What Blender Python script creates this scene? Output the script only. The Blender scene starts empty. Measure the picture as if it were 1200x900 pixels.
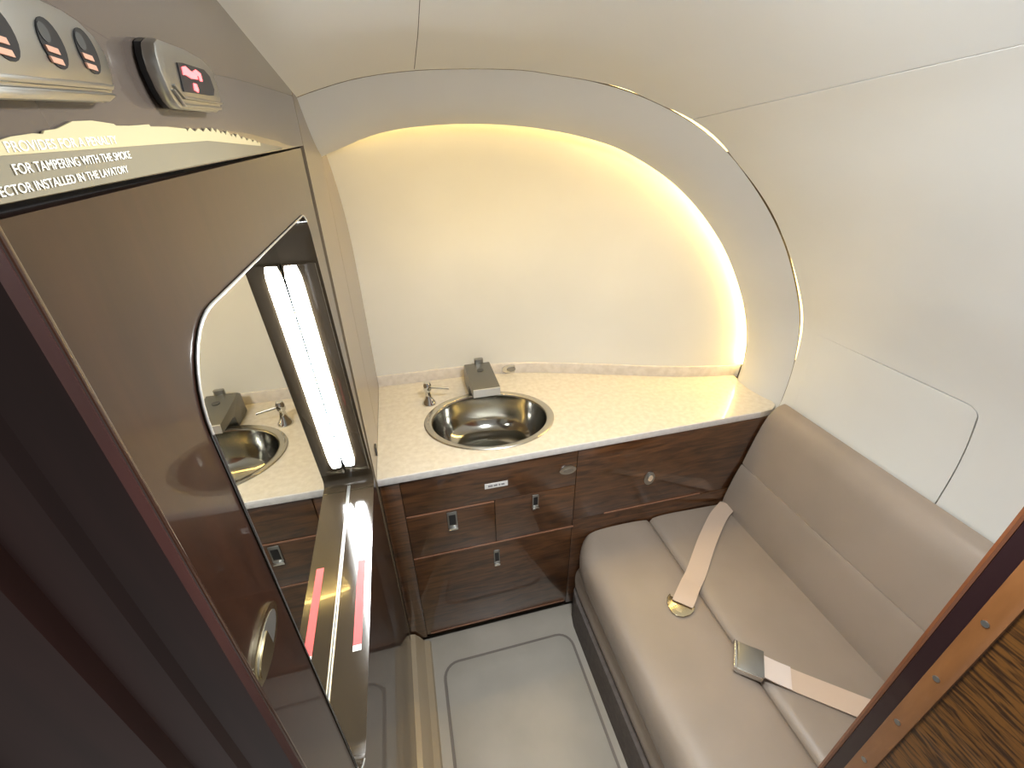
import bpy, bmesh, math, random
from mathutils import Vector, Matrix
from mathutils.geometry import tessellate_polygon, delaunay_2d_cdt

random.seed(7)
sc = bpy.context.scene
C = sc.collection

# ------------------------------------------------------------------ camera
cam_d = bpy.data.cameras.new('camera')
cam = bpy.data.objects.new('camera', cam_d)
C.objects.link(cam)
cam_d.sensor_width = 36.0
cam_d.lens = 36.0 * 510.7 / 1200.0
cam_d.clip_start = 0.01
def _cam():
    pitch, yaw, roll = 0.534064, -0.2111545, -0.1341138
    Rx = Matrix.Rotation(pitch, 3, 'X'); Ry = Matrix.Rotation(yaw, 3, 'Y'); Rz = Matrix.Rotation(roll, 3, 'Z')
    M = Rz @ Ry @ Rx                       # rows: image right / down / forward in (X, down, Y)
    w = lambda r: Vector((r[0], r[2], -r[1]))
    r, d, f = w(M[0]), w(M[1]), w(M[2])
    m = Matrix((r, -d, -f)).transposed().to_4x4()
    m.translation = Vector((0, 0, 1.6))
    return m
cam.matrix_world = _cam()
sc.camera = cam

# ------------------------------------------------------------------ world, exposure
wd = bpy.data.worlds.new('world'); sc.world = wd; wd.use_nodes = True
bg = wd.node_tree.nodes['Background']
bg.inputs[0].default_value = (1.0, 0.97, 0.92, 1)
bg.inputs[1].default_value = 0.30
sc.view_settings.view_transform = 'Standard'
sc.view_settings.look = 'None'
sc.view_settings.gamma = 1.0
sc.view_settings.use_curve_mapping = False
sc.view_settings.exposure = 0.36
LED_COOL = 62.0       # vanity light bar
LED_WARM = 76.0      # niche strip
LED_LEAK = 2.6       # strip behind the arch
# fill light added over the doorway end, out of view (dome built below)
FILL_POS = Vector((.28, .36, 1.757))
al = bpy.data.lights.new('fill_lamp', 'AREA'); al.shape = 'DISK'; al.size = .18; al.energy = 10.5; al.color = (.92, .975, 1.0)
alo = bpy.data.objects.new('fill_lamp', al); C.objects.link(alo)
alo.location = FILL_POS

# ------------------------------------------------------------------ materials
def mat(name, col, rough=0.5, metal=0.0, coat=0.0, emis=None, estr=0.0, spec=0.5, coat_rough=0.03):
    m = bpy.data.materials.new(name); m.use_nodes = True
    b = m.node_tree.nodes['Principled BSDF']
    b.inputs['Base Color'].default_value = (*col, 1)
    b.inputs['Roughness'].default_value = rough
    b.inputs['Metallic'].default_value = metal
    b.inputs['Coat Weight'].default_value = coat
    b.inputs['Coat Roughness'].default_value = coat_rough
    b.inputs['Specular IOR Level'].default_value = spec
    if emis:
        b.inputs['Emission Color'].default_value = (*emis, 1)
        b.inputs['Emission Strength'].default_value = estr
    return m
def nd(m, t, **kw):
    n = m.node_tree.nodes.new(t)
    for k, v in kw.items(): setattr(n, k, v)
    return n
def noisy(m, c1, c2, scale, stretch=(1, 1, 1), detail=4, bump=0.0, bscale=None, rough=None, pos=(0.35, 0.65), dist=0.0):
    """object-space noise between two colours, optional fine bump"""
    nt = m.node_tree; b = nt.nodes['Principled BSDF']
    tc = nd(m, 'ShaderNodeTexCoord'); mp = nd(m, 'ShaderNodeMapping')
    mp.inputs['Scale'].default_value = stretch
    nt.links.new(tc.outputs['Object'], mp.inputs[0])
    n = nd(m, 'ShaderNodeTexNoise'); n.inputs['Scale'].default_value = scale; n.inputs['Detail'].default_value = detail
    n.inputs['Distortion'].default_value = dist
    nt.links.new(mp.outputs[0], n.inputs['Vector'])
    r = nd(m, 'ShaderNodeValToRGB')
    r.color_ramp.elements[0].color = (*c1, 1); r.color_ramp.elements[1].color = (*c2, 1)
    r.color_ramp.elements[0].position = pos[0]; r.color_ramp.elements[1].position = pos[1]
    nt.links.new(n.outputs[0], r.inputs[0]); nt.links.new(r.outputs[0], b.inputs['Base Color'])
    if bump:
        n2 = nd(m, 'ShaderNodeTexNoise'); n2.inputs['Scale'].default_value = bscale or scale * 4
        n2.inputs['Detail'].default_value = 3
        nt.links.new(tc.outputs['Object'], n2.inputs['Vector'])
        bp = nd(m, 'ShaderNodeBump'); bp.inputs['Strength'].default_value = bump; bp.inputs['Distance'].default_value = 0.001
        nt.links.new(n2.outputs[0], bp.inputs['Height']); nt.links.new(bp.outputs[0], b.inputs['Normal'])
    return m

M = {}
M['cream'] = noisy(mat('cream_liner', (.72, .70, .64), .38), (.71, .705, .67), (.75, .745, .71), 3)
M['ceil'] = noisy(mat('ceiling_liner', (.7, .68, .62), .45), (.74, .74, .715), (.78, .78, .755), 2.5)
M['arch'] = noisy(mat('arch_liner', (.70, .69, .65), .42), (.63, .63, .615), (.67, .67, .655), 3)
M['niche'] = noisy(mat('niche_liner', (.74, .71, .62), .5), (.73, .715, .665), (.78, .765, .715), 2.5)
M['lacq'] = noisy(mat('mahogany_lacquer', (.05, .02, .012), .3, coat=.62, coat_rough=.015, spec=.2), (.016, .0065, .0042), (.026, .0100, .0058), 9, (1, 6, 1.2), 5, pos=(.3, .7), dist=.6)
M['panel'] = noisy(mat('upper_panel_lacquer', (.09, .07, .06), .25, coat=.7, coat_rough=.02), (.075, .058, .048), (.095, .073, .06), 3)
M['walnut'] = noisy(mat('walnut_veneer', (.1, .04, .02), .3, coat=.9, coat_rough=.04), (.038, .0145, .0060), (.140, .056, .019), 7, (1.3, 1, 9), 6, pos=(.32, .72), dist=.9)
M['groove'] = mat('dark_gap', (.012, .009, .008), .7)
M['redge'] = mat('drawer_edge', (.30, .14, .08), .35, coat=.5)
M['counter'] = noisy(mat('stone_laminate', (.78, .70, .56), .28, coat=.3), (.60, .545, .455), (.68, .63, .54), 60, (1, 1, 1), 6, bump=.03, bscale=300)
M['cedge'] = noisy(mat('counter_edge', (.75, .70, .66), .35), (.70, .66, .63), (.78, .74, .70), 70)
M['splash'] = noisy(mat('backsplash', (.60, .53, .46), .35, coat=.2), (.60, .545, .49), (.69, .635, .58), 50)
M['steel'] = noisy(mat('brushed_steel', (.42, .40, .36), .13, metal=1.0), (.36, .345, .31), (.44, .425, .385), 8)
M['steel_rim'] = mat('steel_rim', (.56, .53, .46), .26, metal=1.0)
M['chrome'] = mat('chrome', (.72, .72, .70), .08, metal=1.0)
M['satin'] = mat('satin_nickel', (.46, .45, .42), .30, metal=1.0)
M['pewter'] = mat('pewter', (.33, .325, .305), .34, metal=.85)
M['gold'] = mat('champagne_metal', (.66, .58, .40), .22, metal=1.0)
M['leather'] = noisy(mat('taupe_leather', (.40, .32, .245), .42, spec=.45), (.290, .234, .186), (.325, .262, .210), 5, bump=.12, bscale=420)
M['plinth'] = noisy(mat('plinth_carpet', (.11, .09, .078), .8), (.095, .078, .068), (.13, .105, .092), 60)
M['strap'] = mat('belt_webbing', (.60, .46, .355), .45)
def _web():
    m = M['strap']; nt = m.node_tree
    tc = nd(m, 'ShaderNodeTexCoord'); wv = nd(m, 'ShaderNodeTexWave'); wv.inputs['Scale'].default_value = 260
    nt.links.new(tc.outputs['Object'], wv.inputs['Vector'])
    bp = nd(m, 'ShaderNodeBump'); bp.inputs['Strength'].default_value = .12; bp.inputs['Distance'].default_value = .0006
    nt.links.new(wv.outputs[0], bp.inputs['Height']); nt.links.new(bp.outputs[0], nt.nodes['Principled BSDF'].inputs['Normal'])
_web()
M['thread'] = mat('belt_stitching', (.72, .62, .56), .6)
M['mat'] = noisy(mat('floor_vinyl', (.43, .39, .33), .42), (.40, .365, .31), (.46, .42, .36), 5, bump=.05, bscale=200)
M['floor'] = noisy(mat('floor_pan', (.42, .38, .32), .4), (.40, .36, .30), (.45, .405, .345), 6)
M['seal'] = mat('floor_seal', (.20, .17, .145), .6)
M['kick'] = mat('kick_moulding', (.42, .33, .22), .35, coat=.4)
M['bronze'] = mat('bronze_surround', (.040, .029, .018), .12, metal=.1, coat=.4)
M['tanwall'] = mat('tan_gloss_trim', (.165, .122, .078), .3, coat=.6)
M['mirror'] = mat('mirror_silver', (.80, .80, .75), .005, metal=1.0)
M['led'] = mat('cool_led', (1, 1, 1), .4, emis=(.93, .97, 1.0), estr=LED_COOL)
M['ledw'] = mat('warm_led', (1, .9, .6), .4, emis=(1.0, .69, .22), estr=LED_WARM)
M['leak'] = mat('warm_led_outer', (1, .9, .6), .4, emis=(1.0, .76, .32), estr=LED_LEAK)
M['fill_lensglow'] = mat('fill_lens', (.9, .9, .88), .5, emis=(1, .97, .93), estr=1.0)  # lens of the added fill lamp
M['placard'] = mat('placard_film', (.19, .165, .115), .4)
M['glowfilm'] = mat('placard_painted_glow', (.36, .31, .19), .4, emis=(1.0, .82, .40), estr=.16)  # emission stands in for light falling on the panel
M['letter'] = mat('placard_lettering', (.85, .83, .74), .5, emis=(1.0, .95, .82), estr=.08)  # slight emission in the letters, no lamp behind them
M['black'] = mat('black_plastic', (.012, .012, .014), .35)
M['lens'] = mat('lens_grey', (.05, .05, .048), .35)
M['pinkglint'] = mat('pink_reflection', (.80, .45, .33), .35, metal=.6)  # pinkish reflection put into a colour
M['redled'] = mat('red_indicator', (.8, .1, .1), .4, emis=(1.0, .13, .14), estr=2.2)
M['redtape'] = mat('red_tape', (.78, .085, .085), .5)
M['white'] = mat('white_label', (.82, .80, .78), .5)
M['ink'] = mat('label_ink', (.28, .27, .28), .6)
M['jamb'] = noisy(mat('jamb_orange_wood', (.33, .125, .035), .35, coat=.5), (.185, .072, .022), (.235, .095, .030), 8, (6, 6, 1))
M['jedge'] = mat('jamb_edge', (.17, .055, .02), .3, coat=.7)
M['jgroove'] = mat('jamb_groove', (.022, .009, .010), .3, coat=.4)
M['bead'] = mat('bead_lacquer', (.03, .012, .008), .12, coat=1.0, coat_rough=.05)
M['linish'] = mat('linished_metal', (.82, .82, .80), .32, metal=.85)
M['faucet'] = mat('brushed_nickel', (.20, .195, .18), .32, metal=.85)
M['endwood'] = noisy(mat('mahogany_end', (.06, .018, .018), .4, coat=.12, coat_rough=.1, spec=.25), (.024, .0085, .0080), (.042, .015, .0135), 6, (6, 6, .8), 4)
M['shield'] = mat('added_light_shield', (.25, .22, .18), .8)  # for the added box that shuts out world light
def _zebra():
    m = mat('zebra_veneer', (.2, .08, .02), .4, coat=.4)
    nt = m.node_tree; b = nt.nodes['Principled BSDF']
    tc = nd(m, 'ShaderNodeTexCoord'); mp = nd(m, 'ShaderNodeMapping')
    mp.inputs['Scale'].default_value = (1, 14, 110); mp.inputs['Rotation'].default_value = (.28, 0, 0)
    nt.links.new(tc.outputs['Object'], mp.inputs[0])
    n = nd(m, 'ShaderNodeTexNoise'); n.inputs['Scale'].default_value = 1.6; n.inputs['Detail'].default_value = 3; n.inputs['Distortion'].default_value = .8
    nt.links.new(mp.outputs[0], n.inputs['Vector'])
    r = nd(m, 'ShaderNodeValToRGB')
    r.color_ramp.elements[0].color = (.030, .011, .003, 1); r.color_ramp.elements[1].color = (.135, .054, .010, 1)
    r.color_ramp.elements[0].position = .40; r.color_ramp.elements[1].position = .56
    nt.links.new(n.outputs[0], r.inputs[0]); nt.links.new(r.outputs[0], b.inputs['Base Color'])
    return m
M['zebra'] = _zebra()

# ------------------------------------------------------------------ helpers
def obj(name, verts, faces, m, parent=None, smooth=None, loc=None):
    me = bpy.data.meshes.new(name)
    me.from_pydata([tuple(v) for v in verts], [], [tuple(f) for f in faces]); me.update()
    bm = bmesh.new(); bm.from_mesh(me); bmesh.ops.remove_doubles(bm, verts=bm.verts, dist=1e-6)
    bmesh.ops.recalc_face_normals(bm, faces=bm.faces); bm.to_mesh(me); bm.free()
    return link(name, me, m, parent, smooth)
def link(name, me, m, parent=None, smooth=None):
    me.name = name
    o = bpy.data.objects.new(name, me); C.objects.link(o)
    me.materials.clear(); me.materials.append(M[m] if isinstance(m, str) else m)
    if parent: o.parent = parent; o.matrix_parent_inverse = parent.matrix_world.inverted()
    if smooth is not None:
        for p in me.polygons: p.use_smooth = True
        try: me.set_sharp_from_angle(angle=math.radians(smooth))
        except Exception: pass
    return o
def tag(o, label, cat, group=None):
    o['label'] = label; o['category'] = cat
    if group: o['group'] = group
    return o
def thing(name, label, cat, loc=(0, 0, 0), group=None):
    o = bpy.data.objects.new(name, None); C.objects.link(o); o.location = loc
    o.empty_display_size = .05
    o.matrix_world = Matrix.Translation(loc)
    return tag(o, label, cat, group)
def struct(o, label=None):
    o['kind'] = 'structure'
    if label: o['label'] = label
    return o
def box(name, a, b, m, parent=None, bev=0.0, seg=2, rot=None, smooth=None):
    bm = bmesh.new(); bmesh.ops.create_cube(bm, size=1)
    c = (Vector(a) + Vector(b)) / 2; s = Vector(b) - Vector(a)
    for v in bm.verts: v.co = Vector((v.co.x * s.x, v.co.y * s.y, v.co.z * s.z))
    if bev: bmesh.ops.bevel(bm, geom=list(bm.edges), offset=bev, segments=seg, affect='EDGES', profile=.5)
    if rot is not None: bmesh.ops.transform(bm, matrix=rot, verts=bm.verts)
    for v in bm.verts: v.co += c
    me = bpy.data.meshes.new(name); bm.to_mesh(me); bm.free()
    return link(name, me, m, parent, smooth if smooth is not None else (35 if bev else None))
def prism(name, poly, axis, a, b, m, parent=None, bev=0.0, smooth=None):
    """poly of 2D points extruded along axis between a and b; axis X: (y,z), Y: (x,z), Z: (x,y)"""
    def P(p, t):
        return {'X': (t, p[0], p[1]), 'Y': (p[0], t, p[1]), 'Z': (p[0], p[1], t)}[axis]
    n = len(poly)
    bm = bmesh.new()
    v0 = [bm.verts.new(P(p, a)) for p in poly]; v1 = [bm.verts.new(P(p, b)) for p in poly]
    bm.faces.new(v0); bm.faces.new(v1)
    for i in range(n): bm.faces.new((v0[i], v0[(i + 1) % n], v1[(i + 1) % n], v1[i]))
    bmesh.ops.recalc_face_normals(bm, faces=bm.faces)
    if bev:
        es = [e for e in bm.edges if len(e.link_faces) == 2 and e.calc_face_angle(0) > .5]
        bmesh.ops.bevel(bm, geom=es, offset=bev, segments=2, affect='EDGES', profile=.5)
    bmesh.ops.triangulate(bm, faces=[f for f in bm.faces if len(f.verts) > 4])
    me = bpy.data.meshes.new(name); bm.to_mesh(me); bm.free()
    return link(name, me, m, parent, smooth if smooth is not None else 35)
def loft(name, rings, m, parent=None, closed=False, cap=False, smooth=60):
    n = len(rings[0]); V = [p for r in rings for p in r]; F = []
    for i in range(len(rings) - 1):
        for j in range(n if closed else n - 1):
            k = (j + 1) % n
            F.append((i * n + j, i * n + k, (i + 1) * n + k, (i + 1) * n + j))
    if cap:
        F.append(tuple(range(n))); F.append(tuple((len(rings) - 1) * n + j for j in range(n)))
    o = obj(name, V, F, m, parent, smooth)
    return o
def solidify(o, t, offset=-1):
    md = o.modifiers.new('thickness', 'SOLIDIFY'); md.thickness = t; md.offset = offset
    es = o.modifiers.new('crisp_rim', 'EDGE_SPLIT'); es.split_angle = math.radians(50)
    return o
def tube(name, pts, r, m, parent=None, seg=10, closed=False):
    pts = [Vector(p) for p in pts]; rings = []
    up = Vector((0, 0, 1))
    for i, p in enumerate(pts):
        t = (pts[min(i + 1, len(pts) - 1)] - pts[max(i - 1, 0)]).normalized()
        a = t.cross(up)
        if a.length < 1e-3: a = t.cross(Vector((1, 0, 0)))
        a.normalize(); b = t.cross(a)
        rr = r[i] if isinstance(r, (list, tuple)) else r
        rings.append([p + a * rr * math.cos(2 * math.pi * k / seg) + b * rr * math.sin(2 * math.pi * k / seg) for k in range(seg)])
    return loft(name, rings, m, parent, closed=True, cap=True, smooth=50)
def lathe(name, prof, c, m, parent=None, seg=24, smooth=40, sx=1, sy=1, rz=0):
    rings = []
    for r, z in prof:
        ring = []
        for k in range(seg):
            a = 2 * math.pi * k / seg
            x, y = r * math.cos(a) * sx, r * math.sin(a) * sy
            ring.append((c[0] + x * math.cos(rz) - y * math.sin(rz), c[1] + x * math.sin(rz) + y * math.cos(rz), c[2] + z))
        rings.append(ring)
    return loft(name, rings, m, parent, closed=True, smooth=smooth)
def rrect(a0, b0, a1, b1, r, seg=6):
    """rounded rectangle outline; r = radius or 4 radii (BL, BR, TR, TL)"""
    if not isinstance(r, (list, tuple)): r = (r,) * 4
    out = []
    for (cx, cy, rr, st) in ((a0 + r[0], b0 + r[0], r[0], 180), (a1 - r[1], b0 + r[1], r[1], 270), (a1 - r[2], b1 - r[2], r[2], 0), (a0 + r[3], b1 - r[3], r[3], 90)):
        for k in range(seg + 1):
            t = math.radians(st + 90 * k / seg); out.append((cx + rr * math.cos(t), cy + rr * math.sin(t)))
    return out
def ellipse(cx, cy, a, b, n=28): return [(cx + a * math.cos(2 * math.pi * k / n), cy + b * math.sin(2 * math.pi * k / n)) for k in range(n)]
def catmull(P, n=8):
    P = [Vector((*p, 0)) if len(p) == 2 else Vector(p) for p in P]; out = []
    Q = [P[0] * 2 - P[1]] + P + [P[-1] * 2 - P[-2]]
    for i in range(1, len(Q) - 2):
        for k in range(n):
            t = k / n
            a, b, c, d = Q[i - 1], Q[i], Q[i + 1], Q[i + 2]
            out.append(.5 * ((2 * b) + (c - a) * t + (2 * a - 5 * b + 4 * c - d) * t * t + (3 * b - a - 3 * c + d) * t ** 3))
    out.append(P[-1]); return out
def resample(P, n):
    L = [0]
    for a, b in zip(P, P[1:]): L.append(L[-1] + (b - a).length)
    out = []; j = 0
    for i in range(n):
        s = L[-1] * i / (n - 1)
        while j < len(P) - 2 and L[j + 1] < s: j += 1
        t = (s - L[j]) / max(1e-9, L[j + 1] - L[j]); out.append(P[j].lerp(P[j + 1], min(1, max(0, t))))
    return out
def offset2(P, d):
    """offset an (x,z) polyline outward (away from the cabin's middle)"""
    out = []
    for i, p in enumerate(P):
        t = P[min(i + 1, len(P) - 1)] - P[max(i - 1, 0)]
        n = Vector((-t.y, t.x, 0)); n.normalize()
        out.append(p + n * d)
    return out
def plate_hole(name, outer, hole, x0, x1, m, parent=None, axis='X'):
    """slab with a hole; outline in (y,z), slab between x0 (back) and x1 (front)"""
    tri = tessellate_polygon([[Vector((*p, 0)) for p in outer], [Vector((*p, 0)) for p in hole]])
    pts = list(outer) + list(hole); n = len(pts); no, nh = len(outer), len(hole)
    V = [(x1, *p) for p in pts] + [(x0, *p) for p in pts]
    F = [tuple(t) for t in tri] + [tuple(i + n for i in t) for t in tri]
    for i in range(no): j = (i + 1) % no; F.append((i, j, j + n, i + n))
    for i in range(nh): a, b = no + i, no + (i + 1) % nh; F.append((a, b, b + n, a + n))
    return obj(name, V, F, m, parent)

# ------------------------------------------------------------------ cabin cross-sections (x, z)
OUT = [(-.150, 1.655), (-.127, 1.663), (-.031, 1.688), (.09, 1.702), (.251, 1.705), (.336, 1.698), (.426, 1.687), (.524, 1.665), (.631, 1.628),
       (.729, 1.579), (.814, 1.519), (.917, 1.427), (1.004, 1.329), (1.079, 1.217), (1.130, 1.122), (1.157, 1.035), (1.174, .928), (1.174, .815), (1.168, .78)]
INN = [(-.150, 1.556), (-.105, 1.573), (0, 1.606), (.135, 1.620), (.296, 1.617), (.470, 1.593), (.615, 1.549), (.784, 1.455),
       (.946, 1.307), (1.066, 1.136), (1.130, .992), (1.150, .88), (1.148, .78)]
N = 72
out_c = resample(catmull(OUT), N)
inn_c = resample(catmull(INN), N)
YO, YI = .98, 1.16
sec = resample(catmull(OUT + [(1.15, .55), (1.10, .2), (1.05, -.02)]), 120)      # liner runs on behind the bench to the floor
sec = offset2(sec, .0035)
def rise(p):                                        # the headliner lifts towards the door
    x, z = p.x, p.y
    if z < 1.3: return 0.0
    w = min(1, (z - 1.3) / .3)
    return w * (.10 + .05 * max(0, min(1, (.45 - x) / .6)) - .010 * max(0, min(1, (x - .45) / .25)))
def shell(p, y, off=0.0):
    return Vector((p.x, y, p.y + rise(p) * (YO - y)))

# ------------------------------------------------------------------ structure: unseen box added against stray light, floor, bulkheads
hx0, hx1, hy0, hy1, hz1 = -.46, 1.42, .19, 1.62, 1.98
V = [(hx0, hy0, -.03), (hx1, hy0, -.03), (hx1, hy1, -.03), (hx0, hy1, -.03), (hx0, hy0, hz1), (hx1, hy0, hz1), (hx1, hy1, hz1), (hx0, hy1, hz1)]
shield = struct(solidify(obj('wall_light_shield', V, [(1, 2, 6, 5), (2, 3, 7, 6), (3, 0, 4, 7), (4, 5, 6, 7), (0, 1, 2, 3)], 'shield'), .02, 1))  # unseen box, added to keep world light out of the liner gaps
head = struct(box('wall_header', (-.46, .15, 1.775), (1.42, .20, 1.99), 'panel'))

fl = struct(box('floor', (-.15, -.6, -.028), (.62, .97, 0.0), 'floor'))
# recessed channel and raised floor panel
mat_o = thing('floor_panel', 'pale beige vinyl floor panel with rounded corners in front of the cabinet', 'floor panel', (.19, .5, .001))
prism('seal', rrect(-.045, -.35, .425, .868, .055), 'Z', .0005, .003, 'seal', mat_o)
prism('panel', rrect(-.036, -.341, .416, .859, .047), 'Z', .001, .0065, 'mat', mat_o, bev=.002)
prism('inner_border', rrect(-.070, -.38, .444, .915, .02), 'Z', .0002, .0012, 'floor', mat_o)
kb = struct(prism('baseboard_left', [(-.14, .0), (-.075, .0), (-.080, .012), (-.098, .022), (-.112, .05), (-.125, .07), (-.14, .075)], 'Y', .955, -.6, 'kick', smooth=30))

# left bulkhead: body with lower door panel and upper service panel
wl = struct(box('wall_left', (-.45, .20, 0.0), (-.212, .95, 1.60), 'lacq'))
up = obj('upper_panel', [(-.40, .20, 1.579), (-.14, .20, 1.579), (-.14, .935, 1.5855), (-.40, .935, 1.5855),
                         (-.40, .20, 1.90), (-.14, .20, 1.90), (-.14, .935, 1.90), (-.40, .935, 1.90)],
         [(0, 1, 2, 3), (4, 5, 6, 7), (0, 1, 5, 4), (1, 2, 6, 5), (2, 3, 7, 6), (3, 0, 4, 7)], 'panel', wl)
box('gap_backing', (-.212, .205, 1.54), (-.150, .94, 1.60), 'groove', wl)
# bulkhead end facing the doorway, with mouldings
prism('end_moulding', [(-.52, .150), (-.40, .150), (-.262, .158), (-.255, .170), (-.240, .172), (-.195, .178), (-.190, .186), (-.168, .187), (-.163, .191), (-.1385, .192), (-.1365, .197), (-.1385, .203), (-.15, .206), (-.52, .206)],
      'Z', 0, 1.99, 'endwood', wl, smooth=30)

tube('edge_bead', [(-.1385, .2005, .0), (-.1385, .2005, .8), (-.1385, .2005, 1.575)], .0028, 'bead', wl, seg=16)

# door leaf with the opening for the vanity mirror
rec = []
def _recess():
    z0, z1, y0 = .843, 1.495, .280
    yr = lambda z: .905 - (z - .85) / (1.46 - .85) * .092
    def arc(cx, cz, r, a0, a1, n=8):
        return [(cx + r * math.cos(math.radians(a0 + (a1 - a0) * k / n)), cz + r * math.sin(math.radians(a0 + (a1 - a0) * k / n))) for k in range(n + 1)]
    p = arc(y0 + .06, z0 + .06, .06, 180, 270)
    p += arc(yr(z0) - .016, z0 + .016, .016, 270, 360, 5)
    p += arc(yr(1.45) - .046, 1.45, .045, 0, 90)
    p += arc(y0 + .068, z1 - .068, .068, 90, 180, 10)
    return p
rec = _recess()
door = struct(plate_hole('door_1', [(.203, .02), (.925, .02), (.902, 1.583), (.203, 1.5745)], rec, -.20, -.14, 'lacq'))
# oval flush pull
hd = prism('door_handle', ellipse(.2315, 1.265, .0335, .0165), 'X', -.1405, -.1375, 'gold', door, smooth=40)
prism('handle_cup', ellipse(.2325, 1.265, .026, .0115), 'X', -.1376, -.1370, 'pewter', hd)
prism('handle_tongue', [p for p in ellipse(.2300, 1.2635, .024, .0105)if p[0] < .238], 'X', -.1371, -.1355, 'gold', hd)

# jamb strip between the door and the niche, then the niche side wall
js = struct(box('trim_1', (-.22, .938, .0), (-.14, 1.158, 1.75), 'tanwall'))
box('joint', (-.20, .926, .0), (-.1445, .940, 1.62), 'groove', js)
box('joint', (-.20, 1.157, .80), (-.1425, 1.163, 1.62), 'groove', js)

# right bulkhead beside the doorway
rb = struct(box('wall_front', (.623, -.20, 0), (1.42, .1705, 1.99), 'zebra'))
prism('edge_bead', [(.628, .1905), (.6215, .1910), (.6198, .194), (.6212, .1975), (.626, .1985), (1.30, .1985), (1.30, .1905)], 'Z', 0, 1.99, 'jedge', rb)
box('groove_strip', (.6222, .171, 0), (.70, .1905, 1.99), 'jgroove', rb)
box('hinge_leaf', (.6185, .1465, .30), (.626, .1715, 1.95), 'jamb', rb, bev=.001)
for i, z in enumerate((.72, .845, .965, 1.088, 1.21)):
    prism('screw', ellipse(.1605, z, .0042, .0042, 12), 'X', .6186, .6172, 'pewter', rb)

# ------------------------------------------------------------------ arch surround, ceiling and side liner
rings = []
for k in range(9):
    t = k / 8
    bul = math.sin(math.pi * t) * .012
    ring = []
    for j in range(N):
        a, b = out_c[j], inn_c[j]
        p = a.lerp(b, t)
        tt = out_c[min(j + 1, N - 1)] - out_c[max(j - 1, 0)]
        nrm = Vector((-tt.y, tt.x, 0)).normalized()
        p = p - nrm * bul
        ring.append(Vector((p.x, YO + (YI - YO) * t, p.y)))
    rings.append(ring)
# return lip at the inner edge
lip = offset2(inn_c, .006)
rings.append([Vector((p.x, YI + .004, p.y)) for p in lip])
arch = struct(loft('trim_2', rings, 'arch', smooth=60))
arch['label'] = 'pale grey arched surround over the vanity counter'

iS = min(range(120), key=lambda i: abs(sec[i].x - .645) + (0 if sec[i].y > 1.2 else 9))      # long seam between headliner and side panel
iC = min(range(120), key=lambda i: abs(sec[i].x - .075) + (0 if sec[i].y > 1.2 else 9))      # short cross seam in the headliner
Y0, Y1, NY = .9785, .17, 14
ys = [Y0 + (Y1 - Y0) * k / NY for k in range(NY + 1)]
def bump(t): return math.sin(math.pi * t) ** .8 if 0 < t < 1 else 0.0
def leak(p):                                       # where the liner stands off the arch
    x, z = p.x, p.y
    if z < .9: return 0.0
    a = .007 * bump((x - .425) / .105) + .012 * bump((x - .585) / .19)
    if x > .78: a += .006 * bump((1.52 - z) / .20) + .011 * bump((1.36 - z) / .40)
    return a
def shell_part(name, i0, i1, m, parent, drop=0.0, g0=0.0, g1=0.0):
    pts = sec[i0:i1 + 1]
    pts = [p.copy() for p in pts]
    if g0: pts[0] = pts[0].lerp(pts[1], g0)
    if g1: pts[-1] = pts[-1].lerp(pts[-2], g1)
    pts = offset2(pts, drop)
    o = loft(name, [[shell(p, y - (leak(p) if y == Y0 else 0)) for p in pts] for y in ys], m, parent, smooth=60)
    solidify(o, .006, 0)
    return o
ceil = struct(shell_part('ceiling', 0, iS, 'ceil', None))
# hairline joints: recessed strips
def seam_strip(name, pts, m, parent, w):
    """thin flush bead along a list of points on the liner, w wide"""
    return tube(name, pts, w, m, parent, seg=6)
wr = None
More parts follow.
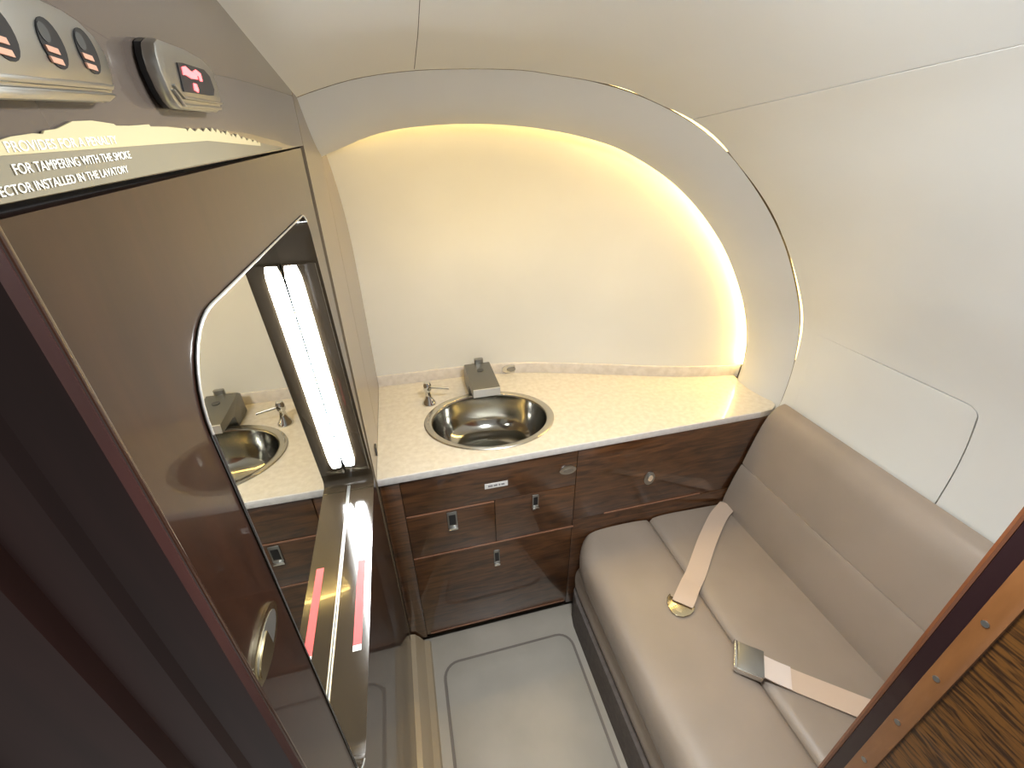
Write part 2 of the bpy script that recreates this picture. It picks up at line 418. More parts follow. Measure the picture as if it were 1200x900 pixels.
# side liner with the access panel cut-out, meshed in (arc, y)
cum = [0]
for a, b in zip(sec, sec[1:]): cum.append(cum[-1] + (b - a).length)
def at_s(s):
    j = 0
    while j < len(cum) - 2 and cum[j + 1] < s: j += 1
    t = (s - cum[j]) / (cum[j + 1] - cum[j]); return sec[j].lerp(sec[j + 1], t)
def s_of_z(z): 
    for j in range(iS, len(sec) - 1):
        if sec[j].y >= z >= sec[j + 1].y: return cum[j] + (sec[j].y - z) / (sec[j].y - sec[j + 1].y) * (cum[j + 1] - cum[j])
    return cum[-1]
def sheet(name, outer, holes, m, parent, push=0.0, thick=.006):
    """surface patch: outline and holes in (s, y) laid on the liner"""
    pts, edges = [], []
    def ring(P0):
        n0 = len(pts); P = []
        for i, a in enumerate(P0):
            b = P0[(i + 1) % len(P0)]; n = max(1, int(math.hypot(b[0] - a[0], b[1] - a[1]) / .02))
            P += [(a[0] + (b[0] - a[0]) * k / n, a[1] + (b[1] - a[1]) * k / n) for k in range(n)]
        pts.extend(Vector(p) for p in P)
        edges.extend((n0 + i, n0 + (i + 1) % len(P)) for i in range(len(P)))
    ring(outer)
    for h in holes: ring(h)
    s0, s1 = min(p[0] for p in outer), max(p[0] for p in outer); y0, y1 = min(p[1] for p in outer), max(p[1] for p in outer)
    def inside(p, P):
        c = False; n = len(P)
        for i in range(n):
            a, b = P[i], P[(i + 1) % n]
            if (a[1] > p[1]) != (b[1] > p[1]) and p[0] < (b[0] - a[0]) * (p[1] - a[1]) / (b[1] - a[1]) + a[0]: c = not c
        return c
    k = .03; nring = len(pts)
    for i in range(1, int((s1 - s0) / k)):
        for j in range(1, int((y1 - y0) / .06)):
            p = (s0 + i * k, y0 + j * .06)
            if inside(p, outer) and not any(inside(p, h) for h in holes) and min((p[0] - q.x) ** 2 + (p[1] - q.y) ** 2 for q in pts[:nring]) > 1e-4:
                pts.append(Vector(p))
    vs, es, fs, *_ = delaunay_2d_cdt(pts, edges, [], 0, 1e-6)
    V = []
    for v in vs:
        p = at_s(v.x); q = shell(p, v.y); V.append(q)
    F = []
    for f in fs:
        c = (sum(vs[i].x for i in f) / len(f), sum(vs[i].y for i in f) / len(f))
        if inside(c, outer) and not any(inside(c, h) for h in holes): F.append(tuple(f))
    if push:
        tmp = []
        for v, q in zip(vs, V):
            e = .002; a, b = at_s(max(0, v.x - e)), at_s(min(cum[-1], v.x + e)); t = b - a
            n = Vector((-t.y, 0, t.x)).normalized(); tmp.append(q - n * push)
        V = tmp
    o = obj(name, V, F, m, parent, 60); solidify(o, thick, 0)
    return o
sS, sE = cum[iS] + .0022, cum[-1]
nS = 110
outer = [(sS + (sE - sS) * k / nS, Y0 - leak(at_s(sS + (sE - sS) * k / nS))) for k in range(nS + 1)] + [(sE - (sE - sS) * k / nS, Y1) for k in range(nS + 1)]
sT, sB = s_of_z(1.088), s_of_z(.70)
def acc(g, yl):
    r = .028
    arc = [(sT + r + g - r * math.sin(math.radians(90 - 90 * k / 8)), .502 + g + r - r * math.sin(math.radians(90 * k / 8))) for k in range(9)]
    top = [(sT + .0003 + (g) * (1 - k / 10) if False else sT + g * (1 - k / 10.0), .54 + (yl - .54) * k / 10) for k in range(0, 11)]
    return arc, top
hole = []
r = .028
hole += [(sT, .93), (sT - .0004, .80), (sT - .0008, .70), (sT - .0008, .60)]
hole += [(sT + r - r * math.cos(math.radians(90 * k / 8)) if False else sT + r - r * math.sin(math.radians(90 - 90 * k / 8)), .502 + r - r * math.cos(math.radians(90 - 90 * k / 8))) for k in range(0, 9)]
hole += [(sT + (sB - sT) * k / 8, .502 - .012 * (k / 8)) for k in range(2, 9)]
hole += [(sB, .93)]
g = .0034
pan = [(sT + .0002, .9298), (sT + .0014, .80), (sT + .0028, .70), (sT + .0030, .60)]
pan += [(p[0] + .0028 * (1 - k / 8) + .0004, p[1] + .0026 * (k / 8) + .0004) for k, p in enumerate(hole[4:13])]
pan += [(p[0], p[1] + .0026) for p in hole[13:-2]] + [(sB - .0005, hole[-2][1] + .0026), (sB - .0005, .9298)]
wr = struct(sheet('wall_right', outer, [hole], 'cream', None))
sheet('access_panel', pan, [], 'cream', wr)
bk = sheet('access_backing', [(sT - .02, .95), (sT - .02, .47), (sB, .47), (sB, .95)], [], 'groove', wr, push=-.012, thick=.003)
# short hairline across the headliner
pc = sec[iC]
seam_strip('ceiling_joint', [shell(sec[iC], .968) + Vector((-.002, 0, -.0031)), shell(sec[iC], .80) + Vector((-.004, 0, -.0031)), shell(sec[iC], .45) + Vector((-.014, 0, -.0034))], 'groove', ceil, .0006)
# shadow joint along the long seam
tube('seam_backing', [shell(at_s(cum[iS] + .001), y) + Vector((.004, 0, .005)) for y in ys], .004, 'groove', ceil, seg=6)

# dome added out of view to house the fill lamp
dm_ = thing('fill_dome', 'added unseen fill lamp, a round white dome above the doorway end', 'fill light', (FILL_POS.x, FILL_POS.y, FILL_POS.z + .02))
lathe('bezel', [(.078, .052), (.095, .050), (.098, .040), (.094, .014), (.082, .006), (.079, .010)], (FILL_POS.x, FILL_POS.y, FILL_POS.z), 'white', dm_)
lathe('lens', [(.080, .011), (.060, .007), (.030, .005), (.0005, .004)], (FILL_POS.x, FILL_POS.y, FILL_POS.z), 'fill_lensglow', dm_)  # lens of the added fill lamp, out of view

# ------------------------------------------------------------------ niche back wall
PL = [(-.16, 1.470), (.034, 1.468), (.227, 1.463), (.422, 1.432), (.666, 1.352), (.897, 1.270), (1.05, 1.228), (1.19, 1.205)]
plan = resample(catmull(PL), 60)
def plan_y(x):
    for a, b in zip(plan, plan[1:]):
        if a.x <= x <= b.x: return a.y + (b.y - a.y) * (x - a.x) / (b.x - a.x)
    return plan[-1].y if x > plan[-1].x else plan[0].y
top_c = offset2(inn_c, .035)
def arch_z(x):
    best = .80
    for a, b in zip(top_c, top_c[1:]):
        if min(a.x, b.x) <= x <= max(a.x, b.x) and a.y > .7:
            t = (x - a.x) / (b.x - a.x) if abs(b.x - a.x) > 1e-9 else 0
            best = max(best, a.y + (b.y - a.y) * t)
    return best
rings = []
xs = [-.16 + (1.183 + .16) * (1 - (1 - k / 70) ** 1.25) for k in range(71)]
for k in range(29):
    v = k / 28; ring = []
    for x in xs:
        zt = arch_z(x); z = .79 + (zt - .79) * v
        s = max(0.0, min(1.0, (zt - z) / .42)); w = 1 - (1 - s) ** 2.6
        yb = plan_y(x); ye = 1.195
        y = ye + (yb - ye) * w if yb > ye else yb + (ye - yb) * (1 - w) * .6
        ring.append(Vector((x, y, z)))
    rings.append(ring)
wb = struct(solidify(loft('wall_back', rings, 'niche', smooth=70), .006, 0))
# side wall of the niche
ns = struct(box('wall_niche', (-.21, 1.16, .78), (-.140, 1.48, 1.66), 'tanwall'))

# warm strip hidden behind the arch's inner lip
cl = [Vector((p.x, YI + .022, p.y)) for p in offset2(inn_c, .024)]
cl = [p for p in cl if p.x > -.11 and p.z > .855]
st = tag(tube('light_strip', cl, .004, 'ledw', None, seg=6), 'warm light strip glowing behind the inner edge of the arch', 'light strip')
# strips that leak out between arch and liner
for nm, lab, off, test in (('cove_light', 'short warm light leaking above the arch near its crown', .0075, lambda p: .41 < p.x < .55),
                      ('cove_light', 'warm light leaking where the long ceiling seam meets the arch', .0080, lambda p: .57 < p.x < .785 and p.y > 1),
                      ('cove_light', 'tall warm light leaking along the right flank of the arch', .0135, lambda p: p.x > .80 and .94 < p.y < 1.53)):
    pts = [Vector((p.x, YO + (.008 if off < .01 else .005), p.y)) for p in offset2(out_c, off) if test(p)]
    tag(tube(nm, pts, .004, 'leak', None, seg=6), lab, 'light strip', 'lights behind the arch')

# ------------------------------------------------------------------ vanity mirror unit in the door recess
vm = thing('vanity_mirror', 'tall recessed vanity mirror with bronze surround and lit bar beside it', 'mirror', (-.199, .58, .843))
n = len(rec)
rec = [(y + (.0012 if y < .58 else -.0012), z + (.0012 if z < 1.17 else -.0012)) for y, z in rec]
sur = loft('surround', [[Vector((-.139, y, z)) for y, z in rec + rec[:1]], [Vector((-.1395, y, z)) for y, z in rec + rec[:1]], [Vector((-.1995, y, z)) for y, z in rec + rec[:1]]], 'bronze', vm, smooth=40)
# thin bright rim round the opening
rim_in = rec; cy = sum(p[0] for p in rec) / n; cz = sum(p[1] for p in rec) / n
tube('rim', [(-.1385, y, z) for y, z in rec[19:] + rec[:6]], .0011, 'linish', vm, seg=8)
obj('mirror_glass', [(-.1985, y, z) for y, z in rec], [tuple(range(n))], 'mirror', vm)
box('mirror_back', (-.2115, .27, .83), (-.2005, .93, 1.51), 'groove', vm)
tube('corner_bead', [(-.1965, .31, .8455), (-.1965, .60, .8455), (-.1965, .889, .8455)], .0018, 'linish', vm, seg=8)
# light bar along the far side of the recess
yr = lambda z: .905 - (z - .85) / (1.46 - .85) * .092
lb = box('light_housing', (-.1975, .0, 0), (-.143, .012, .53), 'bronze', vm, bev=.002)
lb.location = (0, 0, 0)
bar_a, bar_b = Vector((-.1832, yr(1.410) - .010, 1.410)), Vector((-.1832, yr(.912) - .010, .912))
ang = math.atan2(bar_b.y - bar_a.y, bar_a.z - bar_b.z)
lb.data.transform(Matrix.Translation((0, yr(.888) - .0115, .888)) @ Matrix.Rotation(ang, 4, 'X'))
rr = []
for k in range(25):
    t = k / 24; p = bar_a.lerp(bar_b, t); e = min(1, .55 + 9 * min(t, 1 - t))
    rr.append([Vector((p.x + .0138 * (.6 + .4 * e) * math.copysign(abs(math.cos(a)) ** .6, math.cos(a)), p.y - .010 * e * math.copysign(abs(math.sin(a)) ** .6, math.sin(a)) + .003, p.z)) for a in [math.pi * 2 * j / 16 for j in range(16)]])
loft('light_bar', rr, 'led', vm, closed=True, cap=True, smooth=60)
tp = box('warning_tape', (-.1655, .478, .8442), (-.1515, .655, .8450), 'redtape', vm)
tp['label'] = 'red warning tape stuck on the bronze sill'
box('tape_tab', (-.1655, .468, .8442), (-.1515, .478, .8452), 'white', vm)
# lens covers the lower half of the sill: cross joint
box('sill_joint', (-.1975, .872, .8442), (-.141, .8745, .8452), 'gold', vm)

# ------------------------------------------------------------------ vanity cabinet and counter
FY = .962
cab = thing('vanity_cabinet', 'dark walnut vanity cabinet with drawers below the cream counter', 'cabinet', (.45, .97, 0))
box('body', (-.139, FY + .006, .03), (1.118, 1.15, .62), 'walnut', cab)
box('apron', (-.139, FY + .006, .62), (1.118, FY + .022, .776), 'walnut', cab)
box('toe_kick', (-.12, FY + .02, 0), (.50, 1.10, .03), 'walnut', cab)
def front(name, x0, x1, z0, z1):
    return box(name, (x0, FY - .004, z0), (x1, FY + .007, z1), 'walnut', cab, bev=.0012)
gp = .0008
stile = front('left_stile', -.139, -.085 - gp, .032, .775)
rail = front('top_rail', -.085 + gp, .442 - gp, .634 + gp, .775)
dl = front('drawer', -.085 + gp, .180 - gp, .452 + gp, .634 - gp)
dm = front('drawer', .180 + gp, .442 - gp, .452 + gp, .634 - gp)
dr = front('drawer', .442 + gp, 1.118, .477 + gp, .775)
fs = front('filler', .442 + gp, 1.118, .032, .477 - gp)
ld = front('door', -.085 + gp, .442 - gp, .046, .452 - gp)
# pale edge strips on the joints that catch the light
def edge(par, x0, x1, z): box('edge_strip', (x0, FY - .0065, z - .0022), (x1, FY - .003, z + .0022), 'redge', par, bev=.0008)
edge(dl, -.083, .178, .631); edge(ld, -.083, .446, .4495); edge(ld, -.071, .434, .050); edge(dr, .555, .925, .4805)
def latch(par, x, z, w, h, lip=True):
    l = box('latch', (x - w / 2, FY - .0075, z - h / 2), (x + w / 2, FY - .003, z + h / 2), 'pewter', par, bev=.0015)
    box('recess', (x - w * .34, FY - .0082, z - h * .22), (x + w * .34, FY - .0070, z + h * .36), 'black', l)
    if lip: box('pull_lip', (x - w / 2, FY - .0125, z - h / 2), (x + w / 2, FY - .006, z - h * .36), 'chrome', l, bev=.0012)
latch(dl, .048, .586, .030, .070)
latch(dm, .310, .598, .020, .056)
latch(ld, .180, .378, .020, .070)
lt = prism('latch', ellipse(.705, .603, .019, .027, 20), 'Y', FY - .008, FY - .003, 'pewter', dr)
prism('thumb_turn', ellipse(.705, .608, .009, .013, 16), 'Y', FY - .013, FY - .0075, 'chrome', lt)
ov = prism('oval_pull', ellipse(.412, .704, .027, .016, 24), 'Y', FY - .0075, FY - .0035, 'satin', rail)
prism('pull_recess', ellipse(.414, .702, .017, .008, 20), 'Y', FY - .0082, FY - .0070, 'pewter', ov)
lp = box('name_label', (.152, FY - .0055, .687), (.222, FY - .0035, .7055), 'white', rail)
for a, b in ((.162, .176), (.179, .190), (.194, .199), (.202, .212)):
    box('print', (a, FY - .0061, .693), (b, FY - .0054, .6995), 'ink', lp)

# countertop: front edge, arch foot, curved back
ct = thing('countertop', 'cream stone-look countertop with curved back edge around the steel sink', 'countertop', (.45, 1.1, .78))
SC, SA, SB, SR = Vector((.212, 1.155)), .210, .166, math.radians(-7)
def sink_pts(a, b, n=56, z=None):
    o = []
    for k in range(n):
        t = 2 * math.pi * k / n; x, y = a * math.cos(t), b * math.sin(t)
        o.append((SC.x + x * math.cos(SR) - y * math.sin(SR), SC.y + x * math.sin(SR) + y * math.cos(SR)))
    return o
back = [(p.x, p.y - .004) for p in reversed(plan) if p.x < 1.14]
outline = [(-.1395, .949), (1.085, .962), (1.130, .968), (1.160, .985), (1.166, 1.01), (1.160, 1.08), (1.158, 1.158), (1.162, 1.203)] + back
outline[-1] = (-.1395, outline[-1][1])
hole_c = sink_pts(.190, .148)
tri = tessellate_polygon([[Vector((*p, 0)) for p in outline], [Vector((*p, 0)) for p in hole_c]])
pts = outline + hole_c; n1, n2 = len(outline), len(hole_c)
V = [(*p, .80) for p in pts] + [(*p, .785) for p in pts]; nn = len(pts)
F = [tuple(t) for t in tri] + [tuple(i + nn for i in t) for t in tri]
for i in range(n1): F.append((i, (i + 1) % n1, (i + 1) % n1 + nn, i + nn))
for i in range(n2): a, b = n1 + i, n1 + (i + 1) % n2; F.append((a, b, b + nn, a + nn))
obj('slab', V, F, 'counter', ct)
prism('front_edge', [(-.1395, .9455), (1.082, .9585), (1.085, .9635), (-.1395, .9505)], 'Z', .777, .7992, 'cedge', ct, bev=.001)
prism('edge_return', [(1.083, .9586), (1.130, .9645), (1.158, .981), (1.150, .987), (1.085, .9640)], 'Z', .777, .7990, 'counter', ct)
sp = [p for p in plan if p.x < 1.172]
rings = []
for dy, z in ((-.004, .800), (-.012, .800), (-.012, .838), (-.010, .8415), (.004, .8415)):
    rings.append([Vector((max(p.x, -.1395), p.y + dy, z)) for p in sp])
loft('backsplash', rings, 'splash', ct, smooth=35)
prism('slot', [(.555, 1.1965), (.885, 1.2025), (.885, 1.2045), (.555, 1.1985)], 'Z', .7999, .8004, 'splash', ct)

# sink
sk = thing('sink_basin', 'oval stainless steel sink bowl set into the counter', 'sink', (SC.x, SC.y, .68))
def skring(f, z): return [Vector((x, y, z)) for x, y in sink_pts(SA * f, SB * f)]
loft('rim', [skring(1.0, .8003), skring(1.0, .8025), skring(.985, .8045), skring(.90, .8035), skring(.885, .8015), skring(.875, .797)], 'steel_rim', sk, closed=True, smooth=40)
bowl = [(.877, .798), (.865, .785), (.845, .76), (.81, .735), (.75, .708), (.66, .687), (.52, .672), (.34, .665), (.12, .663)]
loft('bowl', [skring(f, z) for f, z in bowl], 'steel', sk, closed=True, smooth=80)
dr_ = lathe('drain', [(.0001, .004), (.012, .004), (.014, .002), (.024, .004), (.027, .002), (.030, .0)], (SC.x, SC.y, .6622), 'chrome', sk)

# faucet
fc = thing('faucet', 'square block faucet in brushed nickel behind the sink', 'faucet', (.22, 1.36, .80))
prof = [(1.207, .852), (1.212, .880), (1.390, .884), (1.408, .872), (1.412, .802), (1.318, .802), (1.312, .838), (1.300, .846)]
prism('body', [(y, z) for y, z in prof], 'X', .170, .262, 'faucet', fc, bev=.002)
prism('spout_face', [(1.2045, .8535), (1.2085, .8785), (1.2125, .879), (1.2095, .8535)], 'X', .1715, .2605, 'linish', fc)
prism('sensor_eye', ellipse(.218, 1.335, .012, .012, 16), 'Z', .8815, .8845, 'lens', fc)
prism('rear_stop', rrect(.208, 1.388, .240, 1.404, .005, 3), 'Z', .868, .899, 'pewter', fc, bev=.002)
# lever tap
lv = thing('tap_lever', 'small chrome tap lever with flared base left of the faucet', 'tap', (.030, 1.297, .80))
lathe('base', [(.0005, .0), (.024, .0), (.024, .004), (.019, .012), (.013, .024), (.010, .040), (.009, .050)], (.030, 1.297, .80), 'chrome', lv)
lathe('cap', [(.009, .048), (.0125, .052), (.0140, .060), (.0130, .074), (.0095, .082), (.0005, .085)], (.030, 1.297, .80), 'chrome', lv)
tube('lever', [(.038, 1.296, .8645), (.065, 1.291, .861), (.100, 1.284, .857)], [.0048, .0044, .0040], 'satin', lv)
# push button on the backsplash
yb = plan_y(.352) - .012
pb = thing('push_button', 'oval chrome push button set in the backsplash', 'button', (.352, yb, .82))
prism('bezel', ellipse(.352, .820, .033, .017), 'Y', yb - .003, yb + .006, 'chrome', pb)
prism('button', ellipse(.354, .819, .017, .0095), 'Y', yb - .0055, yb - .002, 'pewter', pb)
# small clip on the counter's left end
cc = tag(box('wall_catch', (-.1405, 1.035, .812), (-.1365, 1.055, .842), 'lens', None, bev=.001), 'small dark catch on the wall at the counter end', 'catch')

# ------------------------------------------------------------------ bench seat
bn = thing('bench_seat', 'taupe leather bench seat along the curved right wall', 'bench', (.8, .57, 0))
def cushion(name, prof, y0, y1, par, m='leather', end_in=None, ns=16):
    """closed (x,z) profile swept along y; far end tucked in by end_in(p) -> (dx,dz)"""
    P = resample(catmull(prof + prof[:1], 5), 64)[:-1]
    cx = sum(p.x for p in P) / len(P); cz = sum(p.y for p in P) / len(P)
    rings = []
    st = [(0, .955), (.004, .98), (.012, .995), (.025, 1.0)]
    yl = []
    for d, f in st: yl.append((y1 - d, f, d))
    for k in range(1, ns): yl.append((y1 - .025 + (y0 + .025 - y1 + .025) * k / ns, 1.0, .1))
    for d, f in reversed(st): yl.append((y0 + d, f, .1))
    for y, f, d in yl:
        ring = []
        for p in P:
            q = Vector((cx + (p.x - cx) * (1 - (1 - f) * .25), y, cz + (p.y - cz) * (1 - (1 - f) * .5)))
            if end_in: q.x += end_in(p, y1 - y)
            ring.append(q)
        rings.append(ring)
    return loft(name, rings, m, par, closed=True, cap=True, smooth=50)
def tuck(p, d):                                  # rounded far front corner of the seat
    if p.x > .60: return 0
    w = (.60 - p.x) / .16
    return w * .040 * max(0, 1 - d / .10) ** 2
cushion('seat_front_cushion', [(.7345, .398), (.720, .4085), (.66, .414), (.56, .413), (.49, .405), (.458, .385), (.446, .35), (.447, .30), (.462, .262), (.49, .250), (.60, .248), (.70, .248), (.7345, .27)], .196, .953, bn, end_in=tuck)
cushion('seat_rear_cushion', [(.7365, .398), (.748, .411), (.80, .4165), (.90, .413), (1.0, .408), (1.05, .404), (1.10, .38), (1.10, .28), (1.0, .25), (.85, .25), (.7365, .27)], .196, .953, bn)
cushion('front_roll', [(.60, .252), (.52, .252), (.485, .246), (.463, .225), (.455, .190), (.461, .155), (.480, .138), (.52, .135), (.60, .135)], .196, .95, bn, end_in=lambda p, d: .012 * max(0, 1 - d / .05) ** 2 if p.x < .56 else 0)
prism('plinth', [(.446, .196), (1.06, .196), (1.06, .95), (.478, .95), (.455, .925), (.446, .88)], 'Z', 0.0, .15, 'plinth', bn)
# piping seam between the two seat cushions
cushion('back_lower_cushion', [(1.03, .395), (1.0325, .44), (1.046, .52), (1.062, .583), (1.074, .588), (1.13, .588), (1.135, .50), (1.12, .39)], .196, .953, bn)
cushion('back_upper_cushion', [(1.066, .5895), (1.068, .605), (1.078, .66), (1.090, .72), (1.104, .772), (1.124, .808), (1.150, .822), (1.166, .818), (1.166, .75), (1.155, .64), (1.13, .5895)], .196, .953, bn)

# ------------------------------------------------------------------ seat belts
def ribbon(name, path, width, th, par, m='strap', side=None):
    """flat webbing: path points, width across 'side' (horizontal)"""
    P = resample(catmull(path, 8), 26); rings = []
    for i, p in enumerate(P):
        t = P[min(i + 1, len(P) - 1)] - P[max(i - 1, 0)]
        s = side if side else Vector((-t.y, t.x, 0)).normalized()
        nrm = t.cross(s).normalized()
        if nrm.z < 0: nrm = -nrm
        w = s * width / 2
        rings.append([p - w + nrm * th, p + w + nrm * th, p + w - nrm * th * .2, p - w - nrm * th * .2])
    return loft(name, rings, m, par, closed=True, cap=True, smooth=30)
def zs(x):                                        # seat surface height
    return .4165 if x > .60 else .414
b1 = thing('seat_belt', 'beige seat belt with metal tongue nearest the cabinet', 'seat belt', (.80, .78, .41), 'seat belts on the bench')
sd1 = Vector((.64, -.765, 0)).normalized()
sd1 = Vector((.72, -.69, 0)).normalized()
ribbon('strap', [(1.070, .931, .405), (1.040, .929, .424), (1.015, .917, .4235), (.96, .885, .421), (.86, .805, .4225), (.76, .715, .420), (.70, .668, .4205), (.656, .632, .4205)], .056, .0022, b1, side=sd1)
ribbon('folded_end', [(.722, .6850, .4235), (.700, .667, .4265), (.675, .645, .4275), (.654, .629, .4245)], .056, .0022, b1, side=sd1)
# tongue plate
f1 = Vector((-.75, -.66, 0)).normalized(); s1 = sd1
c1 = Vector((.652, .631, 0))
def L1(a, b): q = c1 + f1 * a + s1 * b; return (q.x, q.y)
tg = prism('tongue', [L1(-.012, -.036), L1(.004, -.037), L1(.022, -.030), L1(.038, -.014), L1(.041, .0), L1(.036, .016), L1(.020, .030), L1(.004, .036), L1(-.012, .035)], 'Z', .4185, .4215, 'gold', b1, bev=.0008)
tube('ear', [(*L1(-.016, -.036), .4215), (*L1(.0, -.038), .4235), (*L1(.020, -.032), .4225)], .0024, 'gold', tg, seg=8)
prism('slot', [L1(.016, -.008), L1(.026, -.008), L1(.026, .008), L1(.016, .008)], 'Z', .4216, .4222, 'satin', tg)

b2 = thing('seat_belt', 'beige seat belt with square metal buckle nearest the doorway', 'seat belt', (.82, .38, .41), 'seat belts on the bench')
f2 = Vector((.150, -.122, 0)).normalized(); s2 = Vector((f2.y, -f2.x, 0)) * -1
ribbon('strap', [(.745, .432, .428), (.80, .387, .421), (.87, .330, .420), (.95, .265, .420), (1.015, .212, .424), (1.035, .197, .430)], .056, .0022, b2, side=s2)
ribbon('stitched_end', [(.748, .429, .4315), (.775, .407, .4265), (.800, .387, .4245)], .057, .0018, b2, m='thread', side=s2)
c2 = Vector((.728, .446, 0))
def bk_box(name, a0, a1, w0, w1, z0, z1, m, par, bev=.002):
    q = [c2 + f2 * a0 + s2 * w0, c2 + f2 * a1 + s2 * w0, c2 + f2 * a1 + s2 * w1, c2 + f2 * a0 + s2 * w1]
    return prism(name, [(p.x, p.y) for p in q], 'Z', z0, z1, m, par, bev=bev)
bd = bk_box('buckle', -.036, .030, -.036, .036, .4185, .4315, 'satin', b2)
bk_box('lid', -.030, .031, -.036, .036, .4322, .4375, 'pewter', bd, .0015)
bk_box('front_lip', -.0385, -.031, -.038, .038, .424, .4385, 'chrome', bd, .0015)
bk_box('side_bead', -.032, .028, -.0385, -.0355, .420, .4370, 'chrome', bd, .001)

# ------------------------------------------------------------------ upper service panel fittings
pc_ = thing('reading_light_panel', 'satin metal panel with three dark oval reading lights above the door', 'light panel', (-.14, .26, 1.635))
# plate with D-shaped end
D = [(.200, 1.6115), (.3026, 1.6155), (.3118, 1.6188), (.3180, 1.6250), (.3205, 1.6300), (.3217, 1.6375), (.3160, 1.6442), (.3069, 1.6484), (.2962, 1.6504), (.2822, 1.6512), (.200, 1.6515)]
prism('plate', D, 'X', -.139, -.133, 'satin', pc_, bev=.0015)
prism('lower_rail', [(.200, 1.6115), (.3020, 1.6158), (.3100, 1.6185), (.3095, 1.6200), (.200, 1.6158)], 'X', -.134, -.1305, 'satin', pc_, bev=.001)
prism('lower_rail', [(.200, 1.6172), (.3106, 1.6212), (.3145, 1.6240), (.200, 1.6195)], 'X', -.134, -.131, 'satin', pc_, bev=.0008)
for yy, zz in ((.2445, 1.6345), (.2760, 1.6354), (.3030, 1.6362)):
    hole_o = ellipse(yy, zz, .0082, .0090, 22)
    rl = prism('reading_light', hole_o, 'X', -.1335, -.1325, 'black', pc_)
    prism('lamp_lens', ellipse(yy - .0035, zz + .0035, .0035, .0035, 16), 'X', -.1326, -.1322, 'lens', rl)
    for dz in (-.0012, -.0050):
        prism('reflection_stripe', [(yy - .0072, zz + dz), (yy + .0008, zz + dz - .0004), (yy + .0012, zz + dz - .0026), (yy - .0066, zz + dz - .0022)], 'X', -.1326, -.1318, 'pinkglint', rl)  # pinkish reflections inside the lamps, painted as flat stripes
ds = thing('indicator_unit', 'small metal indicator unit with a glowing red symbol above the door', 'indicator', (-.14, .46, 1.635))
Dd = [(.3806, 1.6530), (.3735, 1.6500), (.3700, 1.6440), (.3690, 1.6356), (.3720, 1.6261), (.3770, 1.6195), (.3840, 1.6163), (.4598, 1.6172), (.4700, 1.6200), (.4760, 1.6260), (.4790, 1.6326), (.4774, 1.6452), (.4700, 1.6490), (.4568, 1.6519), (.4251, 1.6537)]
prism('base_ring', [(y + (.006 if y > .45 else .003), z + .0006) for y, z in Dd], 'X', -.139, -.1352, 'black', ds)
prism('housing', Dd, 'X', -.1352, -.127, 'satin', ds, bev=.002)
prism('lower_rail', [(.3865, 1.6178), (.4640, 1.6190), (.4680, 1.6212), (.3880, 1.6196), (.3770, 1.6270), (.3745, 1.6262)], 'X', -.1275, -.1250, 'satin', ds, bev=.0006)
prism('lower_rail', [(.3910, 1.6222), (.4700, 1.6230), (.4722, 1.6246), (.3920, 1.6242), (.3800, 1.6300), (.3780, 1.6288)], 'X', -.1275, -.1252, 'satin', ds, bev=.0006)
win = prism('window', [(.3947, 1.6267), (.4472, 1.6278), (.4571, 1.6284), (.4630, 1.6328), (.4611, 1.6411), (.4513, 1.6445), (.4084, 1.6439), (.3992, 1.6431)], 'X', -.1272, -.1262, 'black', ds)
for P in ([(.4040, 1.6412), (.4111, 1.6423), (.4187, 1.6404), (.4300, 1.6395), (.4290, 1.6364), (.4167, 1.6358), (.4069, 1.6371), (.4024, 1.6366)],
          [(.4230, 1.6405), (.4306, 1.6424), (.4391, 1.6408), (.4383, 1.6360), (.4335, 1.6358), (.4330, 1.6388), (.4270, 1.6395)],
          [(.4173, 1.6332), (.4229, 1.6332), (.4240, 1.6300), (.4219, 1.6280), (.4150, 1.6290)]):
    prism('red_symbol', P, 'X', -.1263, -.1257, 'redled', win)

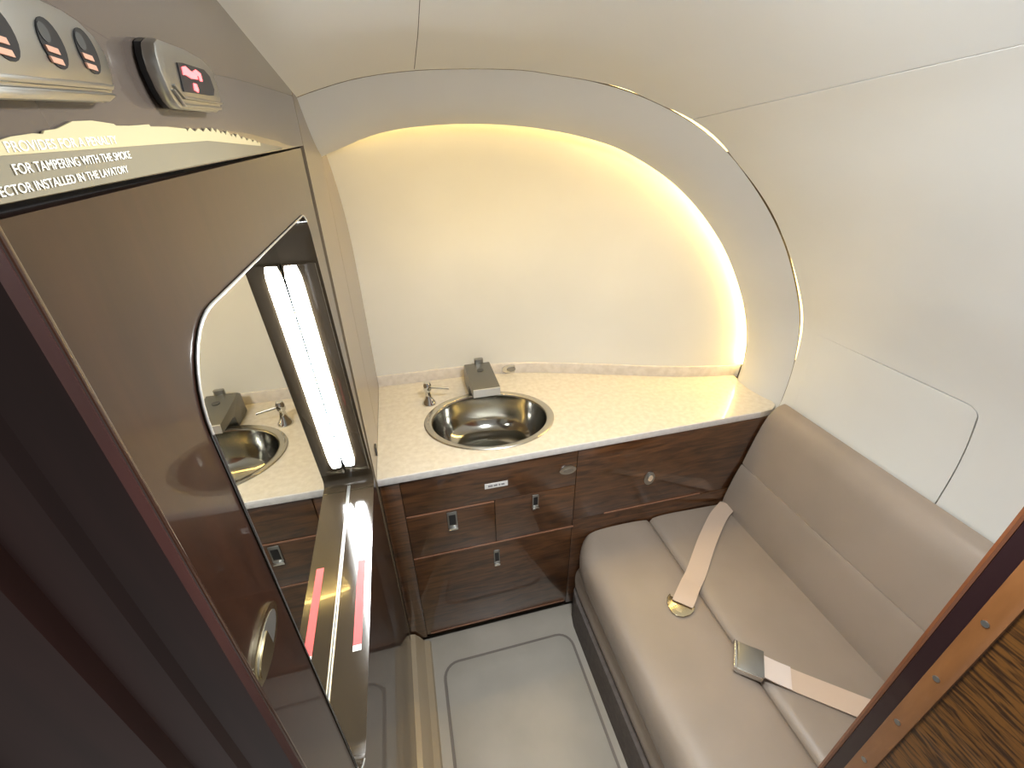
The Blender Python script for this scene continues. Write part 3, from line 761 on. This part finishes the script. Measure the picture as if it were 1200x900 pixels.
# placard strip; its ragged top and glow imitate light on the panel
pk = thing('warning_placard', 'cream placard with painted glow along its ragged top edge and tampering warning above the door', 'placard', (-.14, .45, 1.59))
def K(y, z): return (y, z)
top = [(.204, 1.5965), (.2258, 1.5997), (.2327, 1.6009), (.2459, 1.6020), (.2520, 1.6018), (.2538, 1.6030), (.2630, 1.6038), (.2769, 1.6070), (.2931, 1.6076), (.3127, 1.6066), (.3146, 1.6058), (.3302, 1.6060), (.3543, 1.6071), (.3555, 1.6060), (.380, 1.6062), (.4113, 1.6054)]
y = .413
while y < .62:
    w = .012 + .010 * random.random(); h = .0042 * (1 - (y - .42) / .30) + .0012
    z0 = 1.6052 - max(0, y - .47) * .075
    top += [(y, z0 - .0015), (y + w * .45, z0 + h * (.1 + .5 * random.random())), (y + w * .8, z0 - .0006)]
    y += w
top += [(.66, 1.5915), (.74, 1.5870)]
bot = [(.74, 1.5850), (.50, 1.5828), (.204, 1.5795)]
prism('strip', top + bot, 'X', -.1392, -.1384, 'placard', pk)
low = [(y, 1.5945 + (y - .2) * .012 if y < .45 else 1.5975 - (y - .45) * .040) for y in (.204, .28, .36, .45, .52, .58, .62)]
prism('painted_glow', [q for q in top if q[0] < .64] + low[::-1], 'X', -.1388, -.1381, 'glowfilm', pk)  # ragged glow on the panel, put into an emissive band
def text(s, y, z, h, wd, par):
    cu = bpy.data.curves.new('lettering', 'FONT'); cu.body = s; cu.size = h / .70; cu.extrude = .00012; cu.align_x = 'RIGHT'
    to = bpy.data.objects.new('lettering', cu); C.objects.link(to)
    dg = bpy.context.evaluated_depsgraph_get(); dg.update()
    me = bpy.data.meshes.new_from_object(to.evaluated_get(dg))
    bpy.data.objects.remove(to)
    x0 = min(v.co.x for v in me.vertices); x1 = max(v.co.x for v in me.vertices)
    f = wd / (x1 - x0)
    for v in me.vertices:
        a, b, c = v.co; v.co = (-.1379 + c, y + (a - x1) * f, z + b + (a - x1) * f * .022)
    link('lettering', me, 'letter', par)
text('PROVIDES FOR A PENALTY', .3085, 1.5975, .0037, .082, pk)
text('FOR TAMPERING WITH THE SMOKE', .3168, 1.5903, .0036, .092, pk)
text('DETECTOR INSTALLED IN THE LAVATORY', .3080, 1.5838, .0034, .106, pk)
